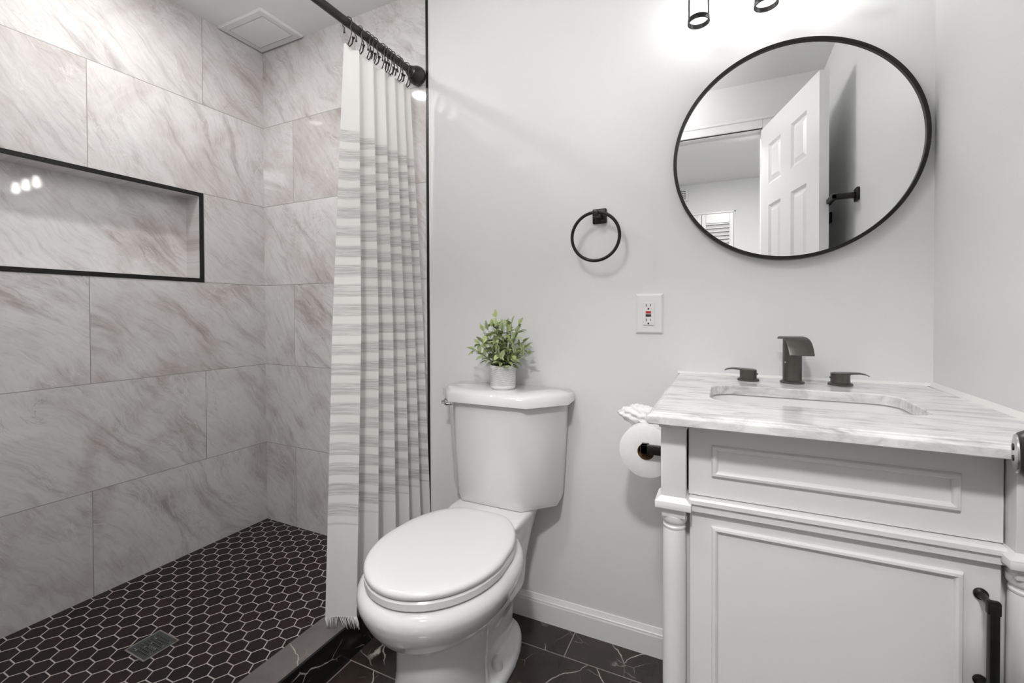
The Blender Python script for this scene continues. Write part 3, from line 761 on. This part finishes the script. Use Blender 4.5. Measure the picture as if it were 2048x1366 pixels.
# ------------------------------------------------------------------ plant on the tank
PX, PY, PZ = 1.275, -0.102, 0.7785
plant = thing('potted_plant', (PX, PY, PZ), 'small green leafy plant in a white ribbed pot on the toilet tank', 'plant')
b = MB(); b.lathe([(0.036, 0), (0.0395, 0.003), (0.0405, 0.011), (0.0408, 0.067), (0.0405, 0.073), (0.0385, 0.0745), (0.0370, 0.073), (0.0365, 0.060)], (PX, PY, PZ), (0, 0, 1), 40, True, False)
b.build('pot', 'pot', plant, auto=60)
b = MB(); b.lathe([(0.0368, 0.064), (0.02, 0.067), (0.001, 0.068)], (PX, PY, PZ), (0, 0, 1), 24, False); b.build('soil', 'soil', plant, smooth=True)
rnd = random.Random(12)
bl = MB(); tint = bl.bm.loops.layers.float_color.new('tint'); bs = MB()
def leaf(p, d, n, ln, wd, tone):
    d = d.normalized(); side = d.cross(n).normalized(); n = side.cross(d).normalized()
    st = [(0, 0.06), (0.18, 0.55), (0.42, 1.0), (0.68, 0.85), (0.88, 0.42), (1.0, 0.03)]
    L_, C_, R_ = [], [], []
    for t_, w_ in st:
        c_ = p + d*ln*t_ - n*ln*0.22*t_*t_
        C_.append(bl.bm.verts.new(c_)); L_.append(bl.bm.verts.new(c_+side*wd*w_*0.5+n*wd*w_*0.16)); R_.append(bl.bm.verts.new(c_-side*wd*w_*0.5+n*wd*w_*0.16))
    mid = set(C_)
    for i in range(len(st)-1):
        for A_, B_ in ((L_, C_), (C_, R_)):
            f_ = bl.bm.faces.new([A_[i], A_[i+1], B_[i+1], B_[i]]); f_.smooth = True
            for lp in f_.loops: lp[tint] = (tone, 0.0 if lp.vert in mid else 1.0, 0, 1)
stems = []
for k in range(32):
    a = 2*PI*k/32*3.0 + rnd.uniform(-.3, .3); tilt = [0.12, 0.45, 0.85, 1.15][k % 4] + rnd.uniform(-.1, .1)
    hgt = 0.80*[0.150, 0.135, 0.115, 0.098][k % 4]*rnd.uniform(0.85, 1.1)
    base = Vector((PX+math.cos(a)*0.014, PY+math.sin(a)*0.012, PZ+0.064))
    d0 = Vector((math.cos(a)*math.sin(tilt), math.sin(a)*math.sin(tilt)*0.75, math.cos(tilt)))
    stems.append((base, d0, hgt))
stems.append((Vector((PX-0.004, PY, PZ+0.064)), Vector((-0.14, 0.0, 1)).normalized(), 0.142)); stems.append((Vector((PX+0.01, PY, PZ+0.064)), Vector((0.42, -0.05, 1)).normalized(), 0.125)); stems.append((Vector((PX-0.012, PY, PZ+0.064)), Vector((-1.3, -0.1, 0.55)).normalized(), 0.095))
for base, d0, hgt in stems:
    pts = []
    for t_ in range(6):
        f_ = t_/5; q = base + d0*hgt*f_ + Vector((0, 0, 0.02*math.sin(f_*PI*0.5)))
        if q.y > -0.012: q.y = -0.012
        pts.append(q)
    bs.tube(pts, [0.0013, 0.0012, 0.0011, 0.001, 0.0008, 0.0006], 5)
    for i in range(1, 6):
        p = pts[i]; tn = (pts[i]-pts[i-1]).normalized()
        for sgn in (1, -1):
            if i == 5 and sgn == -1:
                dd = tn
            else:
                ax = tn.cross(Vector((rnd.uniform(-1, 1), rnd.uniform(-1, 1), rnd.uniform(-.3, .3)))).normalized()
                dd = (tn*rnd.uniform(0.5, 0.9) + ax*sgn).normalized()
            if p.y + dd.y*0.03 > -0.008: dd.y = -abs(dd.y)
            nn = Vector((rnd.uniform(-.5, .5), rnd.uniform(-.6, .2), 1)) if abs(dd.z) < 0.85 else Vector((rnd.uniform(-1, 1), -1, 0.2))
            leaf(p, dd, nn, rnd.uniform(0.023, 0.034), rnd.uniform(0.0115, 0.0165), min(1, max(0, rnd.gauss(0.5, 0.3))))
bs.build('stems', 'stem', plant, smooth=True)
bl.build('foliage', 'leaf', plant)

# ================================================================== WALL FITTINGS
# towel ring
tr_ = thing('towel_ring', (1.562, 0, 1.315), 'matte black towel ring on the wall left of the mirror', 'towel ring')
b = MB(); b.box(1.540, 1.584, -0.009, 0, 1.292, 1.338, 0.004, 3); b.build('wall_plate', 'black_metal', tr_, auto=40)
b = MB(); b.box(1.553, 1.571, -0.057, -0.008, 1.305, 1.325, 0.003, 2); b.build('post', 'black_metal', tr_, auto=40)
b = MB(); RC = Vector((1.560, -0.048, 1.2465)); RRr = 0.0725
b.tube([RC + Vector((math.sin(2*PI*i/64)*RRr, 0, math.cos(2*PI*i/64)*RRr)) for i in range(64)], 0.0049, 12, True)
b.build('ring', 'black_metal', tr_, smooth=True)
# outlet
ot = thing('wall_outlet', (1.711, 0, 1.013), 'white wall outlet with red and black test buttons', 'outlet')
def wf(x, z, h): return Vector((x, -h, z))
OX0, OX1, OZ0, OZ1 = 1.6715, 1.7495, 0.9545, 1.0725
b = MB(); b.frame(OX0, OX1, OZ0, OZ1, [(0, 0), (0, 0.002), (0.0045, 0.0062), (0.006, 0.0065)], wf); b.build('cover_plate', 'plastic', ot)
ocx, ocz = 1.7085, 1.0135
b = MB(); b.frame(ocx-0.0165, ocx+0.0165, ocz-0.0335, ocz+0.0335, [(0, 0.006), (0, 0.0085), (0.001, 0.0092)], wf); rc_ = b.build('receptacle', 'plastic', ot)
for zo in (0.0215, -0.0215):
    b = MB()
    b.box(ocx-0.0073, ocx-0.0053, -0.0096, -0.009, ocz+zo-0.0005, ocz+zo+0.0075); b.box(ocx+0.0053, ocx+0.0071, -0.0096, -0.009, ocz+zo+0.0005, ocz+zo+0.0072)
    b.cyl((ocx, -0.009, ocz+zo-0.0068), (ocx, -0.0096, ocz+zo-0.0068), 0.0026, 14)
    b.build('socket_slots', 'dark', rc_)
b = MB(); b.frame(ocx-0.0075, ocx+0.0075, ocz+0.0012, ocz+0.0080, [(0, 0.009), (0, 0.0105), (0.0006, 0.011)], wf); q = b.build('test_button', 'red', rc_); q['label'] = 'red test button'
b = MB(); b.frame(ocx-0.0075, ocx+0.0075, ocz-0.0080, ocz-0.0012, [(0, 0.009), (0, 0.0105), (0.0006, 0.011)], wf); q = b.build('reset_button', 'black_plastic', rc_); q['label'] = 'black reset button'
for zo in (0.048, -0.048):
    b = MB(); b.cyl((ocx, -0.006, ocz+zo), (ocx, -0.0073, ocz+zo), 0.0028, 14); b.build('screw', 'plastic', ot)
# mirror
MX, MZ, MR = 2.060, 1.434, 0.281
mi = thing('round_mirror', (MX, 0, MZ), 'large round wall mirror with a thin black frame', 'mirror')
b = MB(); b.lathe([(MR-0.010, 0.002), (MR-0.003, 0.002), (MR, 0.004), (MR, 0.024), (MR-0.001, 0.026), (MR-0.008, 0.026), (MR-0.009, 0.025), (MR-0.009, 0.018)], (MX, 0, MZ), (0, -1, 0), 128, False, False)
b.build('frame', 'black_metal', mi, auto=40)
b = MB(); b.lathe([(MR-0.0085, 0.014), (MR-0.0085, 0.0195)], (MX, 0, MZ), (0, -1, 0), 128); b.build('glass', 'mirror', mi)
# vanity light
VX = [1.849, 2.0025, 2.156]; VY = -0.100; VZ0 = 1.772
vl = thing('vanity_light', (2.0025, 0, 1.96), 'three bulb vanity light with clear glass tube shades above the mirror', 'wall lamp')
b = MB(); b.box(1.935, 2.070, -0.022, 0, 1.925, 2.025, 0.006, 3); b.build('back_plate', 'black_metal', vl, auto=40)
b = MB(); b.box(1.80, 2.205, -0.112, -0.088, 1.962, 1.986, 0.003, 2); b.box(1.985, 2.02, -0.095, -0.02, 1.965, 1.983, 0.002); b.build('bar', 'black_metal', vl, auto=40)
for i, x in enumerate(VX):
    b = MB(); b.lathe([(0.0255, VZ0+0.008), (0.0255, VZ0+0.165), (0.0235, VZ0+0.165), (0.0235, VZ0+0.008)], (x, VY, 0), (0, 0, 1), 40, False, False)
    sh = b.build('glass_shade', 'glass', vl, auto=50)
    b = MB(); b.lathe([(0.0270, VZ0), (0.0270, VZ0+0.011), (0.0262, VZ0+0.012), (0.0240, VZ0+0.011), (0.0240, VZ0), (0.0270, VZ0)], (x, VY, 0), (0, 0, 1), 40, False, False)
    b.build('bottom_ring', 'black_metal', sh, auto=40)
    b = MB(); b.lathe([(0.027, 1.925), (0.027, 1.945), (0.016, 1.955), (0.016, 1.965)], (x, VY, 0), (0, 0, 1), 28); b.lathe([(0.0135, 1.890), (0.0135, 1.926)], (x, VY, 0), (0, 0, 1), 20)
    b.build('socket', 'black_metal', vl, auto=40)
    b = MB(); b.lathe([(0.004, VZ0+0.048), (0.012, VZ0+0.051), (0.0175, VZ0+0.060), (0.019, VZ0+0.072), (0.0165, VZ0+0.090), (0.0125, VZ0+0.105), (0.0115, VZ0+0.119)], (x, VY, 0), (0, 0, 1), 20)
    b.build('bulb', 'bulb', vl, smooth=True)
# towel bar on the right wall (seen in the mirror)
tb = thing('towel_bar', (XR, -0.70, 1.448), 'black square towel bar on the right wall, seen in the mirror', 'towel bar')
for y in (-0.700, -1.16):
    b = MB(); b.box(XR-0.010, XR, y-0.023, y+0.023, 1.424, 1.472, 0.003); b.box(XR-0.082, XR-0.009, y-0.010, y+0.010, 1.436, 1.456, 0.002); b.build('bracket', 'black_metal', tb, auto=40)
b = MB(); b.box(XR-0.084, XR-0.066, -1.18, -0.690, 1.437, 1.455, 0.002); b.build('bar', 'black_metal', tb, auto=40)

# ================================================================== VANITY
vanity = thing('vanity_cabinet', (2.0625, -0.25, 0), 'white bathroom vanity cabinet with one door and turned corner posts', 'cabinet')
VX0, VX1, VYF, ZTOP = 1.805, 2.320, -0.490, 0.8215
b = MB(); b.box(VX0+0.008, VX1-0.008, -0.472, -0.012, 0.09, 0.660); b.box(VX0+0.008, VX0+0.024, -0.472, -0.012, 0.66, ZTOP-0.001); b.box(VX1-0.024, VX1-0.008, -0.472, -0.012, 0.66, ZTOP-0.001)
b.box(VX0+0.024, VX1-0.024, -0.03, -0.012, 0.66, ZTOP-0.001)
b.build('carcass', 'cabinet', vanity)
def vf(x, z, h): return Vector((x, VYF-h, z))
b = MB(); b.box(1.8515, 2.2745, VYF, -0.472, 0.6835, ZTOP-0.002, 0.001, 1)
bead = [(0, 0), (0, 0.003), (0.002, 0.006), (0.006, 0.0065), (0.009, 0.004), (0.0105, 0.0005), (0.0105, 0)]
b.frame(1.8905, 2.2275, 0.7225, 0.7785, bead, vf, cap=False); b.build('drawer_front', 'cabinet', vanity)
b = MB(); b.box(1.8535, 2.2725, VYF, -0.472, 0.125, 0.6575, 0.001, 1); b.frame(1.8905, 2.2305, 0.165, 0.632, bead, vf, cap=False)
vd = b.build('door', 'cabinet', vanity)
b = MB()
hx = 2.250
for z in (0.605, 0.477):
    b.lathe([(0.0085, 0), (0.0085, 0.003), (0.0055, 0.005), (0.0045, 0.012), (0.0045, 0.026), (0.006, 0.034)], (hx, VYF, z), (0, -1, 0), 18)
    b.box(hx-0.0075, hx+0.0075, VYF-0.040, VYF-0.031, z-0.0095, z+0.0095, 0.002)
b.box(hx-0.0055, hx+0.0055, VYF-0.041, VYF-0.030, 0.470, 0.611, 0.0015)
hd = b.build('handle', 'black_metal', vd, auto=40); hd['label'] = 'matte black bar handle'
b = MB()
rp = [(-0.472, 0.6565), (-0.500, 0.6565), (-0.500, 0.668), (-0.5045, 0.671), (-0.5045, 0.678), (-0.5015, 0.6815), (-0.472, 0.683)]
b.loft([[Vector((x, y, z)) for y, z in rp] for x in (1.853, 2.273)]); b.build('ledge_rail', 'cabinet', vanity)
for px0 in (1.8055, 2.2765):
    px1 = px0+0.043; pc = px0+0.0215; py = -0.4935
    b = MB()
    b.box(px0, px1, -0.515, -0.468, 0.680, 0.815, 0.0015, 2)
    b.box(px0-0.006, px1+0.006, -0.521, -0.466, 0.8125, ZTOP, 0.0015, 2); b.box(px0-0.003, px1+0.003, -0.518, -0.466, 0.8085, 0.8125, 0.001, 1)
    b.box(px0-0.0095, px1+0.0095, -0.5245, -0.466, 0.662, 0.6745, 0.0015, 2)
    q0 = [(px0-0.0095, -0.5245, 0.6745), (px1+0.0095, -0.5245, 0.6745), (px1+0.0095, -0.466, 0.6745), (px0-0.0095, -0.466, 0.6745)]
    q1 = [(px0, -0.515, 0.683), (px1, -0.515, 0.683), (px1, -0.466, 0.683), (px0, -0.466, 0.683)]
    b.loft([[Vector(v_) for v_ in q0], [Vector(v_) for v_ in q1]])
    b.box(px0+0.001, px1-0.001, -0.5145, -0.468, 0.644, 0.662, 0.0015, 2)
    prof = [(0.0225, 0.645), (0.0225, 0.637), (0.0205, 0.632), (0.0185, 0.630), (0.0185, 0.627), (0.0200, 0.625), (0.0200, 0.622), (0.0188, 0.620), (0.0200, 0.612), (0.0205, 0.55), (0.0205, 0.30), (0.0195, 0.19), (0.0185, 0.180), (0.0205, 0.176), (0.0205, 0.170), (0.0225, 0.163), (0.0225, 0.15)]
    b.lathe(prof, (pc, py, 0), (0, 0, 1), 28)
    b.box(px0, px1, -0.515, -0.468, 0.10, 0.155, 0.0015, 2); b.lathe([(0.021, 0.10), (0.018, 0.07), (0.013, 0.0)], (pc, py, 0), (0, 0, 1), 24)
    b.build('corner_post', 'cabinet', vanity, auto=35)
for px in (1.827, 2.298):
    b = MB(); b.box(px-0.018, px+0.018, -0.055, -0.015, 0.0, 0.09, 0.002); b.build('foot', 'cabinet', vanity)
# worktop with the basin cut-out
CT0, CT1, CTX0, CTX1, CTY = 0.8215, 0.8425, 1.786, 2.350, -0.556
bx0, bx1, by0, by1, br = 1.884, 2.236, -0.398, -0.182, 0.045
def rrect(x0, x1, y0, y1, r, z, n=8):
    o_ = []
    for cx_, cy_, a0 in ((x1-r, y1-r, 0), (x0+r, y1-r, 90), (x0+r, y0+r, 180), (x1-r, y0+r, 270)):
        for i in range(n+1):
            a = math.radians(a0+90*i/n); o_.append(Vector((cx_+r*math.cos(a), cy_+r*math.sin(a), z)))
    return o_
def outer(ins, z, n=8):
    o_ = []
    for cx_, cy_, a0 in ((CTX1-ins, -0.001-ins*0, 0), (CTX0+ins, -0.001, 90), (CTX0+ins, CTY+ins, 180), (CTX1-ins*0, CTY+ins, 270)):
        r_ = 0.004 if a0 == 180 else 0.0005
        for i in range(n+1):
            a = math.radians(a0+90*i/n); sx_ = -1 if 90 <= a0 <= 180 else 1; sy_ = -1 if a0 >= 180 else 1
            o_.append(Vector((cx_-sx_*r_+r_*math.cos(a), cy_-sy_*r_+r_*math.sin(a), z)))
    return o_
b = MB()
b.loft([rrect(bx0, bx1, by0, by1, br, CT0), rrect(bx0, bx1, by0, by1, br, CT1-0.002), rrect(bx0-0.0015, bx1+0.0015, by0-0.0015, by1+0.0015, br+0.0015, CT1),
        outer(0.010, CT1), outer(0.0085, CT1-0.0012), outer(0.0065, CT1-0.0018), outer(0.006, CT1-0.0035), outer(0.003, CT1-0.0050), outer(0.0005, CT1-0.0075), outer(0.0, CT1-0.0095), outer(0.0, CT0+0.0015), outer(0.0015, CT0), rrect(bx0, bx1, by0, by1, br, CT0)], False, False)
wt = b.build('marble_worktop', 'carrara', auto=25, org=(2.068, -0.28, CT0)); tag(wt, 'white marble worktop with grey veins on the white vanity', 'worktop')
b = MB()
b.loft([[Vector((CTX0+0.004, 0.0, CT1-0.002)), Vector((CTX0+0.004, -0.006, CT1+0.0002)), Vector((CTX0+0.004, -0.001, CT1+0.006)), Vector((CTX0+0.004, 0, CT1+0.006))], [Vector((XR, 0.0, CT1-0.002)), Vector((XR, -0.006, CT1+0.0002)), Vector((XR, -0.001, CT1+0.006)), Vector((XR, 0, CT1+0.006))]])
b.loft([[Vector((XR, y, CT1-0.010)), Vector((XR-0.009, y, CT1-0.001)), Vector((XR-0.008, y, CT1+0.0005)), Vector((XR-0.001, y, CT1+0.009)), Vector((XR, y, CT1+0.009))] for y in (-0.001, CTY+0.008)])
struct(b.build('trim_6', 'caulk'), 'white caulk line where the worktop meets the walls', 'trim')
# basin
bs_ = MB()
bs_.loft([rrect(bx0-0.020, bx1+0.020, by0-0.020, by1+0.020, br+0.01, CT0-0.0005), rrect(bx0-0.004, bx1+0.004, by0-0.004, by1+0.004, br, CT0-0.0005), rrect(bx0-0.002, bx1+0.002, by0-0.002, by1+0.002, br, CT0-0.006),
          rrect(bx0+0.004, bx1-0.004, by0+0.004, by1-0.004, br, CT0-0.06), rrect(bx0+0.014, bx1-0.014, by0+0.012, by1-0.012, br-0.005, CT0-0.10), rrect(bx0+0.035, bx1-0.035, by0+0.03, by1-0.03, 0.04, CT0-0.122), rrect(bx0+0.14, bx1-0.14, by0+0.09, by1-0.09, 0.012, CT0-0.127)], False, True)
sk = thing('sink_basin', (2.06, -0.29, CT0-0.127), 'white rectangular undermount sink set in the marble worktop', 'sink')
bs_.build('bowl', 'porcelain', sk, auto=50)
b = MB(); b.lathe([(0.022, 0.0), (0.022, 0.002), (0.017, 0.003), (0.014, -0.002), (0.001, -0.002)], (2.06, -0.29, CT0-0.127), (0, 0, 1), 24); b.build('drain_ring', 'gunmetal', sk, auto=40)

# faucet
fa = thing('faucet', (2.063, -0.08, CT1), 'dark bronze waterfall faucet with two lever handles on the marble worktop', 'faucet')
FX, FY = 2.062, -0.080
b = MB(); b.lathe([(0.0255, 0), (0.0262, 0.001), (0.0262, 0.0045), (0.0235, 0.006), (0.0205, 0.0065), (0.0205, 0.1085)], (FX, FY, CT1), (0, 0, 1), 36)
b.build('column', 'gunmetal', fa, auto=40)
b = MB()
sp = [(-0.056, 0.1115), (-0.064, 0.1145), (-0.080, 0.1150), (-0.098, 0.1135), (-0.112, 0.1085), (-0.123, 0.100), (-0.131, 0.088), (-0.136, 0.077), (-0.138, 0.0735)]
top = [Vector((0, y, CT1+z)) for y, z in sp]
wds = [0.0255, 0.0262, 0.0265, 0.0268, 0.0270, 0.0270, 0.0268, 0.0266, 0.0262]
rings = []
for i, (y, z) in enumerate(sp):
    a = sp[max(0, i-1)]; c_ = sp[min(len(sp)-1, i+1)]; tn = Vector((0, c_[0]-a[0], c_[1]-a[1])).normalized(); nn = Vector((0, tn.z, -tn.y))
    if nn.z > 0: nn = -nn
    p = Vector((FX, y, CT1+z)); w_ = wds[i]; th = 0.0042
    rings.append([p+Vector((-w_, 0, 0))+nn*0.001, p+Vector((-w_+0.002, 0, 0)), p+Vector((w_-0.002, 0, 0)), p+Vector((w_, 0, 0))+nn*0.001, p+Vector((w_, 0, 0))+nn*(th-0.001), p+Vector((w_-0.002, 0, 0))+nn*th, p+Vector((-w_+0.002, 0, 0))+nn*th, p+Vector((-w_, 0, 0))+nn*(th-0.001)])
rot = Matrix.Translation((FX, FY, 0)) @ Matrix.Rotation(math.radians(14), 4, 'Z') @ Matrix.Translation((-FX, -FY, 0))
b.loft([[rot @ v_ for v_ in r_] for r_ in rings]); b.build('spout', 'gunmetal', fa, auto=40)
b = MB(); b.sphere((FX-0.0155, FY-0.0135, CT1+0.052), 0.0022, 10, 6); b.build('set_screw', 'nickel', fa)
for hx_, hy_, sg in ((1.966, -0.078, -1), (2.161, -0.072, 1)):
    b = MB(); b.lathe([(0.0245, 0), (0.0250, 0.001), (0.0250, 0.0045), (0.0225, 0.006), (0.0195, 0.0065), (0.0195, 0.026), (0.0185, 0.027)], (hx_, hy_, CT1), (0, 0, 1), 32)
    hb = b.build('handle', 'gunmetal', fa, auto=40)
    b = MB(); rings = []
    for t_, zt, wd_, th in ((-0.0185, 0.0285, 0.008, 0.0025), (-0.012, 0.0292, 0.0155, 0.003), (0.0, 0.0298, 0.0185, 0.0035), (0.014, 0.0304, 0.0165, 0.0035), (0.026, 0.0312, 0.0120, 0.0032), (0.038, 0.0312, 0.0095, 0.0028), (0.048, 0.0290, 0.0085, 0.0024), (0.0545, 0.0255, 0.0078, 0.002)):
        x = hx_+sg*t_; rings.append([Vector((x, hy_-wd_, CT1+zt-th)), Vector((x, hy_+wd_, CT1+zt-th)), Vector((x, hy_+wd_, CT1+zt-0.0006)), Vector((x, hy_+wd_-0.0015, CT1+zt)), Vector((x, hy_-wd_+0.0015, CT1+zt)), Vector((x, hy_-wd_, CT1+zt-0.0006))])
    b.loft(rings); b.build('lever', 'gunmetal', hb, auto=40)
    b = MB(); b.sphere((hx_-sg*0.0195, hy_-0.003, CT1+0.018), 0.0028, 10, 6); b.build('set_screw', 'gunmetal', hb)

# ------------------------------------------------------------------ toilet paper on its holder
hz = 0.683; hxp = 1.732
th_ = thing('paper_holder', (VX0+0.008, -0.245, hz), 'black square toilet paper holder on the side of the vanity', 'paper holder')
b = MB(); b.box(1.7255, 1.8045, -0.2525, -0.2365, hz-0.0105, hz+0.0105, 0.0015); b.box(1.7255, 1.7425, -0.2525, -0.115, hz-0.0105, hz+0.0105, 0.0015)
b.build('arm', 'black_metal', th_, auto=40)
b = MB(); b.box(1.803, 1.8128, -0.267, -0.222, hz-0.022, hz+0.022, 0.002); b.build('mount_plate', 'black_metal', th_, auto=40)
RCz, RCx, RY0, RY1, RRo, RRi = 0.671, 1.7345, -0.228, -0.126, 0.0655, 0.0205
tp = thing('toilet_paper_roll', (RCx, -0.177, RCz), 'white toilet paper roll with a folded paper tuft hanging beside the vanity', 'toilet paper')
b = MB(); b.lathe([(RRi, 0), (RRo-0.002, 0), (RRo, 0.0015), (RRo, 0.1005), (RRo-0.002, 0.102), (RRi, 0.102), (RRi, 0)], (RCx, RY0, RCz), (0, 1, 0), 56, False, False)
b.build('paper', 'paper', tp, auto=40)
b = MB(); b.lathe([(RRi+0.0002, 0.0004), (RRi+0.0002, 0.1016), (RRi-0.0012, 0.1016), (RRi-0.0012, 0.0004), (RRi+0.0002, 0.0004)], (RCx, RY0, RCz), (0, 1, 0), 36, False, False)
q = b.build('core', 'cardboard', tp, auto=40); q['label'] = 'brown cardboard core'
# folded tuft: crumpled, petal-like sheets on top
b = MB(); TC = Vector((RCx-0.020, -0.165, RCz+RRo+0.012)); n_, m_ = 72, 36
def tuft(th, ph):
    d = Vector((math.cos(th)*math.sin(ph), math.sin(th)*math.sin(ph), math.cos(ph)))
    r_ = 1 + 0.10*abs(math.sin(5*th+2.2*math.cos(3*ph))) - 0.12*abs(math.sin(7*d.x+4*d.z+1.3*math.sin(6*d.y))) + 0.07*math.sin(11*d.z+5*d.x)
    r_ += 0.22*max(0, -d.x)**6
    return TC + Vector((d.x*0.050, d.y*0.034, d.z*0.026))*r_
b.loft([[tuft(2*PI*i/n_, PI*(1-j/m_)) for i in range(n_)] for j in range(1, m_)])
q = b.build('folded_tuft', 'paper', tp, smooth=True); q['label'] = 'paper folded into a flower-like tuft'
